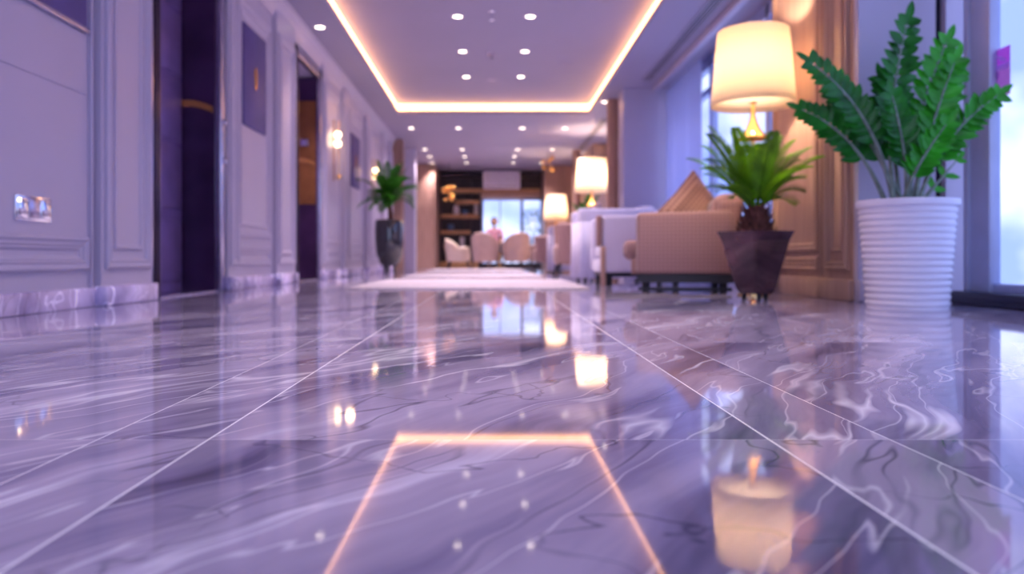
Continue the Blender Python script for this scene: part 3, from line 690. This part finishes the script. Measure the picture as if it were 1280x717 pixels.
# zz plant in the white ribbed pot
zx, zy, zs = 2.13, 3.83, .00411
t = thing('potted_plant', 'glossy green plant in a tall white ribbed pot by the window', 'plant', (zx, zy, 0))
prof = [(.0001, 0), (.188, 0)]
nz = 15
for i in range(nz):
    z0 = .008+i*(.50/nz); r0 = .190+.036*(i/nz)
    hh = .50/nz
    prof += [(r0-.004, z0), (r0+.003, z0+hh*.25), (r0+.004, z0+hh*.6), (r0-.003, z0+hh*.95)]
prof += [(.228, .512), (.237, .515), (.240, .528), (.238, .546), (.228, .548), (.222, .540), (.218, .50), (.0001, .49)]
obj('pot', LT(prof, seg=64, cap=False), m_potw, t); obj('soil', LT([(.0001, .512), (.12, .518), (.2195, .505)], cap=False), m_soil, t)
def pz(px, py, dy): return Vector(((px-1133)*zs, dy, .25+(323-py)*zs))
FR = [((1117, 252, 0), (1106, 150, .02), (1138, 24, .03), 9, .125, 0), ((1140, 252, .02), (1146, 150, .06), (1192, 48, .06), 9, .115, 1), ((1146, 252, -.02), (1160, 175, -.06), (1230, 124, -.10), 9, .10, 1),
      ((1112, 252, -.03), (1086, 140, -.08), (1002, 84, -.10), 9, .10, 0), ((1110, 252, .03), (1076, 165, .02), (1004, 136, .02), 8, .10, 0), ((1126, 252, -.05), (1122, 200, -.10), (1094, 128, -.16), 8, .10, 0),
      ((1138, 252, -.04), (1140, 180, -.10), (1172, 86, -.14), 9, .11, 1), ((1152, 252, 0), (1168, 232, .0), (1196, 200, .0), 3, .07, 1), ((1132, 252, .06), (1128, 180, .07), (1112, 95, .09), 8, .11, 0),
      ((1148, 252, .05), (1165, 160, .05), (1212, 84, .08), 8, .10, 1), ((1122, 252, -.06), (1120, 215, -.14), (1150, 165, -.22), 7, .10, 1), ((1128, 252, .0), (1098, 175, .06), (1050, 105, .10), 8, .10, 0)]
for a, b, c, n, LL, y_ in FR:
    n = int(n*1.5) if n > 3 else n; LL *= 1.12
    a, b, c = pz(*a), pz(*b), pz(*c); pts = [bez(a, b, c, i/12) for i in range(13)]
    st = obj('stalk', TB(pts, [.013-.010*(i/12) for i in range(13)], 8), m_zst, t)
    bm = bmesh.new()
    for i in range(n):
        f = .36+.62*i/(n-1); p = bez(a, b, c, f); d = (bez(a, b, c, min(1, f+.02))-bez(a, b, c, f-.02)).normalized()
        side = d.cross(Vector((0, 1, 0))).normalized()
        for s in (-1, 1):
            dr = (d*.62+side*s*.85+Vector((0, random.uniform(-.28, .18), random.uniform(-.05, .12)))).normalized()
            leaflet(bm, p, dr, Vector((random.uniform(-.3, .3), -1, random.uniform(.1, .5))), LL*random.uniform(.85, 1.1)*(1-.35*max(0, f-.7)/.3), LL*.46, .3, .08)
    p = c; leaflet(bm, p, c-b, Vector((0, -1, .2)), LL*.8, LL*.34)
    o = obj('leaves', bm, m_zz2 if y_ else m_zz, st)
    m = o.modifiers.new('s', 'SUBSURF'); m.levels = m.render_levels = 1
# cycad in the faceted bronze pot
t = thing('potted_plant', 'spiky cycad in a dark glossy faceted pot beside the nearest armchair', 'plant', (1.636, 4.62, 0))
bm = bmesh.new()
lathe(bm, [(.0001, .034), (.105, .034), (.135, .07), (.225, .36), (.258, .415), (.235, .415), (.20, .33), (.0001, .33)], seg=6, cap=False, ph=math.radians(8))
bmesh.ops.bevel(bm, geom=[e for e in bm.edges if abs(e.verts[0].co.z-e.verts[1].co.z) > .02], offset=.008, segments=2, affect='EDGES')
obj('pot', bm, m_pots, t, smooth=False)
for k in range(3): obj('foot', LT([(.014, 0), (.018, .036)], seg=10, cx=.075*math.cos(k*2.1+.4), cy=.075*math.sin(k*2.1+.4)), m_black, t)
obj('soil', LT([(.0001, .385), (.1, .38), (.190, .365)], seg=24, cap=False), m_soil, t)
bm = bmesh.new(); lathe(bm, [(.105, .36), (.105, .42), (.085, .48), (.065, .55), (.03, .58), (.0001, .585)], seg=20, cap=False)
for k in range(60):
    a = k*2.4; z = .39+.16*k/60; r = .10-.04*k/60; p = Vector((r*math.cos(a), r*math.sin(a), z)); leaflet(bm, p, Vector((math.cos(a)*.6, math.sin(a)*.6, 1)), Vector((math.cos(a), math.sin(a), -.3)), .06, .03)
obj('trunk', bm, m_trunk, t)
def frond(root, p0, tip, up, n, LL, w, mat, name='frond', dens=.55, droop=.1):
    a = Vector(p0); c = Vector(tip); b = (a+c)/2+Vector((0, 0, up)); N_ = 14; pts = [bez(a, b, c, i/N_) for i in range(N_+1)]
    bm = bmesh.new(); tube(bm, pts, [.007-.005*i/N_ for i in range(N_+1)], 5)
    for i in range(n):
        f = .10+.9*i/n; p = bez(a, b, c, f); d = (bez(a, b, c, min(1, f+.03))-bez(a, b, c, f-.03)).normalized()
        s_ = d.cross(Vector((0, 0, 1)));  s_ = s_.normalized() if s_.length > 1e-3 else Vector((1, 0, 0)); nn = s_.cross(d)
        l = LL*math.sin(PI*min(1, .25+f*.78))**.6*(.9+.2*random.random()) if f < .99 else LL*.3
        for q in (-1, 1): leaflet(bm, p, d*(.9)+s_*q*.75+nn*.30, nn, l, w, .2, droop)
    return obj(name, bm, mat, root)
cz = .56
SP = .00496
tips = [(872, 168), (864, 190), (872, 208), (892, 228), (886, 150), (905, 160), (925, 172), (948, 176), (968, 170), (1020, 178), (1016, 196), (1020, 216), (1003, 238), (990, 158), (1000, 168), (884, 240), (1006, 252), (912, 246), (1018, 204), (878, 176)]
for i, (px, py) in enumerate(tips):
    X = (px-945)*SP*1.0; Z = .25+(323-py)*SP; dy = (-.18, .14, -.05, .2, .05)[i % 5]
    frond(t, (X*.08, dy*.1, cz), (X, dy, Z-.02), .10+.05*abs(X), 28, .125, .011, m_cyc if i % 3 else m_cyc2)
for i in range(14):
    a = i*.63+.3; r = .26+.06*(i % 3); frond(t, (.02*math.cos(a), .02*math.sin(a), cz), (r*math.cos(a), min(r*math.sin(a), .3), .78+.07*(i % 4)), .12, 24, .12, .011, m_cyc2 if i % 2 else m_cyc)
# tall vase with palm
vx, vy = -1.46, 10.6
t = thing('potted_plant', 'leafy palm in a tall smoky vase on legs against the left wall', 'plant', (vx, vy, 0))
obj('vase', LT([(.0001, .14), (.08, .145), (.14, .19), (.185, .32), (.205, .50), (.208, .66), (.20, .78), (.19, .80), (.18, .78), (.175, .70), (.0001, .68)], seg=40, cap=False), m_vase, t)
for k in range(3): obj('leg', TB([(.10*math.cos(k*2.094+.52), .10*math.sin(k*2.094+.52), .20), (.075*math.cos(k*2.094+.52), .075*math.sin(k*2.094+.52), .10), (.09*math.cos(k*2.094+.52), .09*math.sin(k*2.094+.52), 0)], [.03, .022, .012]), m_vase, t)
obj('trunk', TB([(0, 0, .68), (.02, 0, .85), (0, 0, 1.05)], [.05, .035, .03]), m_trunk, t)
random.seed(11)
for i in range(38):
    a = i*2.4; z = random.uniform(.90, 1.72); r = random.uniform(.32, .52)*(1 if z < 1.4 else .6)
    frond(t, (0, 0, 1.0), (r*math.cos(a), r*math.sin(a)*.9, z), .22 if z < 1.4 else .05, 15, .15, .026, m_palm, droop=.2)
# glimpse of green behind the middle lamp
t = thing('potted_plant', 'low leafy green plant under the middle lamp', 'plant', (1.95, 15.5, 0))
obj('pot', LT([(.14, 0), (.18, .6), (.20, .9), (.18, .9), (.0001, .86)], seg=24), m_potw, t)
for i in range(12):
    a = i*2.4; frond(t, (0, 0, .88), (.32*math.cos(a), .32*math.sin(a), 1.2+.2*(i % 3)), .12, 9, .14, .04, m_palm)

# ------------------------------------------------------------------ back wall furniture
t = thing('shelving_unit', 'dark shelving wall with warm wood shelves at the far end', 'shelving', (0, YB-.07, 0))
bm = bmesh.new(); box(bm, -1.50, OX0-.08, -.42, -.38+.36, .02, .12); 
for x in (-1.50, -.62, OX0-.06): box(bm, x, x+.03, -.42, 0, .02, 2.60)
box(bm, -1.5, OX0-.03, -.03, 0, .02, 2.6); box(bm, -1.5, 1.38, -.42, 0, 2.56, 2.62); box(bm, -1.5, OX0-.03, -.42, -.02, .46, .50)
box(bm, OX0, 1.38, -.06, 0, 2.2, 2.58)
obj('carcass', bm, m_darkwood, t, smooth=False)
for (x0, x1, z0) in ((-1.47, 1.38, 2.13), (-1.05, -.36, 1.80), (-1.47, -.36, 1.40), (-1.47, -.62, .95)): obj('shelf', BX(x0, x1, -.43, -.03, z0, z0+.10, bev=.004), m_shelfwood, t)
obj('plinth', BX(-1.49, -.40, -.45, -.38, .0, .16, bev=.004), m_shelfwood, t)
obj('header', BX(OX0-.04, 1.38, -.40, -.04, 1.98, 2.12, bev=.004), m_taupe, t)
SY = YB-.30
def vasex(x, z, prof, mat, name, label): 
    o = obj(name, LT([(a, b) for a, b in prof], seg=24), mat); o.location = (x, SY, z); tag(o, label, name.replace('_', ' ')); return o
m_wc = M('white_ceramic', (.8, .76, .85), .3); m_bc = M('blue_ceramic', (.10, .20, .42), .3); m_pc = M('pink_ceramic', (.6, .36, .38), .4)
vasex(-1.02, 1.5, [(.06, 0), (.09, .05), (.09, .18), (.06, .24), (.065, .26)], m_wc, 'vase', 'round white vase on the left end of the lit shelf')
vasex(-.78, 1.5, [(.08, 0), (.08, .12), (.085, .13)], m_bc, 'bowl', 'small blue pot on the lit shelf beside the round white vase')
vasex(-.45, 1.5, [(.055, 0), (.06, .2), (.05, .28), (.03, .30)], m_wc, 'bottle', 'slim white bottle at the right end of the lit shelf')
vasex(-1.18, 1.05, [(.05, 0), (.10, .06), (.10, .12), (.05, .18)], m_bc, 'vase', 'round blue vase on the lower shelf')
vasex(-.85, .50, [(.07, 0), (.07, .34), (.06, .36)], m_wc, 'vase', 'tall white cylinder vase on the bottom shelf')
vasex(-1.30, .50, [(.05, 0), (.09, .08), (.09, .16), (.04, .22)], m_pc, 'vase', 'round pink vase on the bottom shelf')
vasex(-1.06, .50, [(.06, 0), (.08, .06), (.08, .14), (.05, .18)], m_cream2, 'vase', 'small tan vase on the bottom shelf between pink and white vases')
# gold chandelier clusters hanging before the shelves
def cluster(x, y, z, label, n=9):
    t = thing('chandelier', label, 'chandelier', (x, y, z))
    obj('cord', TB([(0, 0, ZC-z), (0, 0, .1)], .006), m_black, t)
    random.seed(int(x*100)+n)
    for i in range(n):
        b1 = bmesh.new(); bmesh.ops.create_icosphere(b1, subdivisions=2, radius=.05); obj('gold_petal', b1, m_gold, t, loc=(random.uniform(-.13, .13), random.uniform(-.1, .1), random.uniform(-.26, .12)))
    t2 = bmesh.new(); tube(t2, [(0, 0, .12), (0, 0, -.24)], .01); obj('stem', t2, m_brass, t)
cluster(-1.12, 19.4, 2.0, 'gold petal pendant in front of the dark shelves', 12)
cluster(1.33, 17.6, 2.52, 'gold petal pendant close to the ceiling at the right', 7)
# air conditioner
t = thing('air_conditioner', 'white wall mounted air conditioner above the bright opening', 'air conditioner', (.27, YB-.63, 2.20))
obj('body', BX(-.52, .52, -.25, .10, 0, .50, bev=.04, seg=3), M('ac_white', (.72, .68, .85), .4), t)
obj('outlet', BX(-.46, .46, -.262, -.24, .03, .08), m_ring, t)
bm = bmesh.new()
for i in range(5): box(bm, -.46, .46, -.256, -.248, .16+i*.06, .175+i*.06)
obj('grille', bm, m_ring, t)

# ------------------------------------------------------------------ pink notice on the near window
m_pk = translucent('notice_magenta', (.75, .22, .70), .7, .1); m_pk2 = translucent('notice_mauve', (.72, .32, .62), .7, .1); m_nw = translucent('notice_white', (.85, .82, .98), .8, .1)
t = thing('window_notice', 'pink and mauve notice stuck on the near window', 'sign', (XW+.02, 3.800, 1.09))
W_, H_ = .135, .25
def ppoly(name, pts, x, mat):
    bm = bmesh.new(); a = [bm.verts.new((x, u, v)) for u, v in pts]; b = [bm.verts.new((x+.002, u, v)) for u, v in pts]
    bm.faces.new(a); bm.faces.new(b[::-1])
    for i in range(len(a)): bm.faces.new((a[i], b[i], b[(i+1) % len(a)], a[(i+1) % len(a)]))
    return obj(name, bm, mat, t, smooth=False)
ppoly('lower_field', [(0, 0), (W_, 0), (W_, .14), (0, .14)], 0, m_pk2)
ppoly('upper_field', [(0, .14), (W_, .14), (W_, H_), (0, H_)], 0, m_pk)
ppoly('white_band', [(.005, .135), (W_, .135), (W_, .162), (.005, .168)], -.003, m_nw)
ppoly('leaf_emblem', [(.020, .178), (.045, .176), (.075, .190), (.105, .218), (.100, .224), (.085, .212), (.055, .204)], -.003, m_nw)
ppoly('small_square', [(.085, .10), (.12, .10), (.12, .13), (.085, .13)], -.003, translucent('notice_pale', (.75, .50, .82), .8, .1))

# ------------------------------------------------------------------ seated person in front of the bright opening
t = thing('person', 'seated person in a pink top and dark trousers before the bright far window', 'person', (.06, 19.95, 0))
def skin(name, verts, edges, mat, parent, lv=2):
    me = bpy.data.meshes.new(name); me.from_pydata([v[:3] for v in verts], edges, []); o = bpy.data.objects.new(name, me); COL.objects.link(o); o.parent = parent
    s = o.modifiers.new('skin', 'SKIN')
    for i, v in enumerate(verts): me.skin_vertices[0].data[i].radius = (v[3], v[4] if len(v) > 4 else v[3])
    me.skin_vertices[0].data[0].use_root = True
    u = o.modifiers.new('sub', 'SUBSURF'); u.levels = u.render_levels = lv; me.materials.append(mat)
    for p in me.polygons: p.use_smooth = True
    return o
m_skin = M('skin', (.50, .28, .22), .5); m_top = M('pink_top', (.62, .30, .42), .8); m_trs = M('dark_trousers', (.02, .02, .04), .8); m_hair = M('dark_hair', (.02, .012, .02), .6)
# faces the camera-left, seated at z .46 ; body
V = [(0, 0, .56, .13, .11), (0, 0, .72, .12, .09), (0, -.01, .90, .14, .10), (0, -.01, 1.0, .12, .07), (0, -.01, 1.06, .05), (0, -.02, 1.12, .05),
     (-.17, 0, .99, .05), (-.22, -.04, .75, .04), (-.16, -.24, .66, .032), (.17, 0, .99, .05), (.22, -.04, .75, .04), (.16, -.24, .66, .032),
     (-.09, -.10, .54, .085), (-.12, -.42, .52, .065), (-.12, -.45, .28, .05), (-.12, -.43, .08, .04), (-.12, -.56, .05, .035),
     (.09, -.10, .54, .085), (.12, -.42, .52, .065), (.12, -.45, .28, .05), (.12, -.43, .08, .04), (.12, -.56, .05, .035)]
E_ = [(0, 1), (1, 2), (2, 3), (3, 4), (4, 5), (3, 6), (6, 7), (7, 8), (3, 9), (9, 10), (10, 11), (0, 12), (12, 13), (13, 14), (14, 15), (15, 16), (0, 17), (17, 18), (18, 19), (19, 20), (20, 21)]
body = skin('body', V, E_, m_skin, t)
skin('top', [(0, 0, .60, .145, .125), (0, 0, .74, .135, .105), (0, -.01, .90, .155, .115), (0, -.01, 1.0, .12, .085), (-.17, 0, .99, .062), (-.22, -.04, .77, .052), (.17, 0, .99, .062), (.22, -.04, .77, .052)], [(0, 1), (1, 2), (2, 3), (3, 4), (4, 5), (3, 6), (6, 7)], m_top, t)
skin('trousers', [(0, 0, .56, .145, .12), (-.09, -.10, .54, .098), (-.12, -.42, .52, .078), (-.12, -.45, .28, .062), (-.12, -.43, .12, .052), (.09, -.10, .54, .098), (.12, -.42, .52, .078), (.12, -.45, .28, .062), (.12, -.43, .12, .052)], [(0, 1), (1, 2), (2, 3), (3, 4), (0, 5), (5, 6), (6, 7), (7, 8)], m_trs, t)
bm = bmesh.new(); bmesh.ops.create_uvsphere(bm, u_segments=20, v_segments=14, radius=.1)
for v in bm.verts: v.co = Vector((v.co.x*.78, v.co.y*.95, v.co.z*1.15)); v.co.x *= 1-.25*max(0, -v.co.z/.115)
bmesh.ops.create_cone(bm, segments=8, radius1=.014, radius2=.006, depth=.04, matrix=Matrix.Translation((0, -.098, -.01)) @ Matrix.Rotation(PI/2, 4, 'X'))
for s in (-1, 1): bmesh.ops.create_uvsphere(bm, u_segments=8, v_segments=6, radius=.02, matrix=Matrix.Translation((s*.08, 0, -.01)))
obj('head', bm, m_skin, t, loc=(0, -.02, 1.22))
bm = bmesh.new(); bmesh.ops.create_uvsphere(bm, u_segments=20, v_segments=14, radius=.112)
for v in bm.verts: v.co = Vector((v.co.x*.86, v.co.y*.95+.02, v.co.z*1.08+.02)); 
bmesh.ops.delete(bm, geom=[v for v in bm.verts if v.co.y < -.03 and v.co.z < .05], context='VERTS')
obj('hair', bm, m_hair, t, loc=(0, -.02, 1.22))
t = thing('side_chair', 'dark chair under the seated person', 'chair', (.06, 20.0, 0))
obj('seat', BX(-.24, .24, -.24, .24, .40, .455, bev=.02), m_darkwood, t); obj('backrest', BX(-.24, .24, .22, .26, .50, .88, bev=.015), m_darkwood, t)
for sx in (-1, 1):
    for sy in (-1, 1): obj('leg', TB([(sx*.2, sy*.2, .41), (sx*.22, sy*.23, 0)], [.02, .014]), m_darkwood, t)
    obj('back_post', TB([(sx*.2, .2, .44), (sx*.2, .235, .70)], .012), m_darkwood, t)

# ------------------------------------------------------------------ garden seen through the far window
t = thing('garden_shrub', 'blue green shrub outside the far window at the right', 'shrub', (1.25, 23.2, 0))
m_sh = M('shrub_leaf', (.10, .26, .22), .6, var=.5, scale=4)
obj('stem', TB([(0, 0, 0), (.03, 0, .5), (0, 0, 1.0)], [.04, .03, .02]), m_trunk, t)
bm = bmesh.new(); random.seed(3)
for i in range(700):
    a = random.uniform(0, 2*PI); z = random.uniform(.2, 1.75); r = .42*math.sin(PI*min(1, (z-.05)/1.85))**.6*random.uniform(.5, 1)
    p = Vector((r*math.cos(a), r*math.sin(a), z)); leaflet(bm, p, Vector((math.cos(a), math.sin(a), random.uniform(-.3, .8))), Vector((0, 0, 1)), .12, .05)
obj('foliage', bm, m_sh, t)
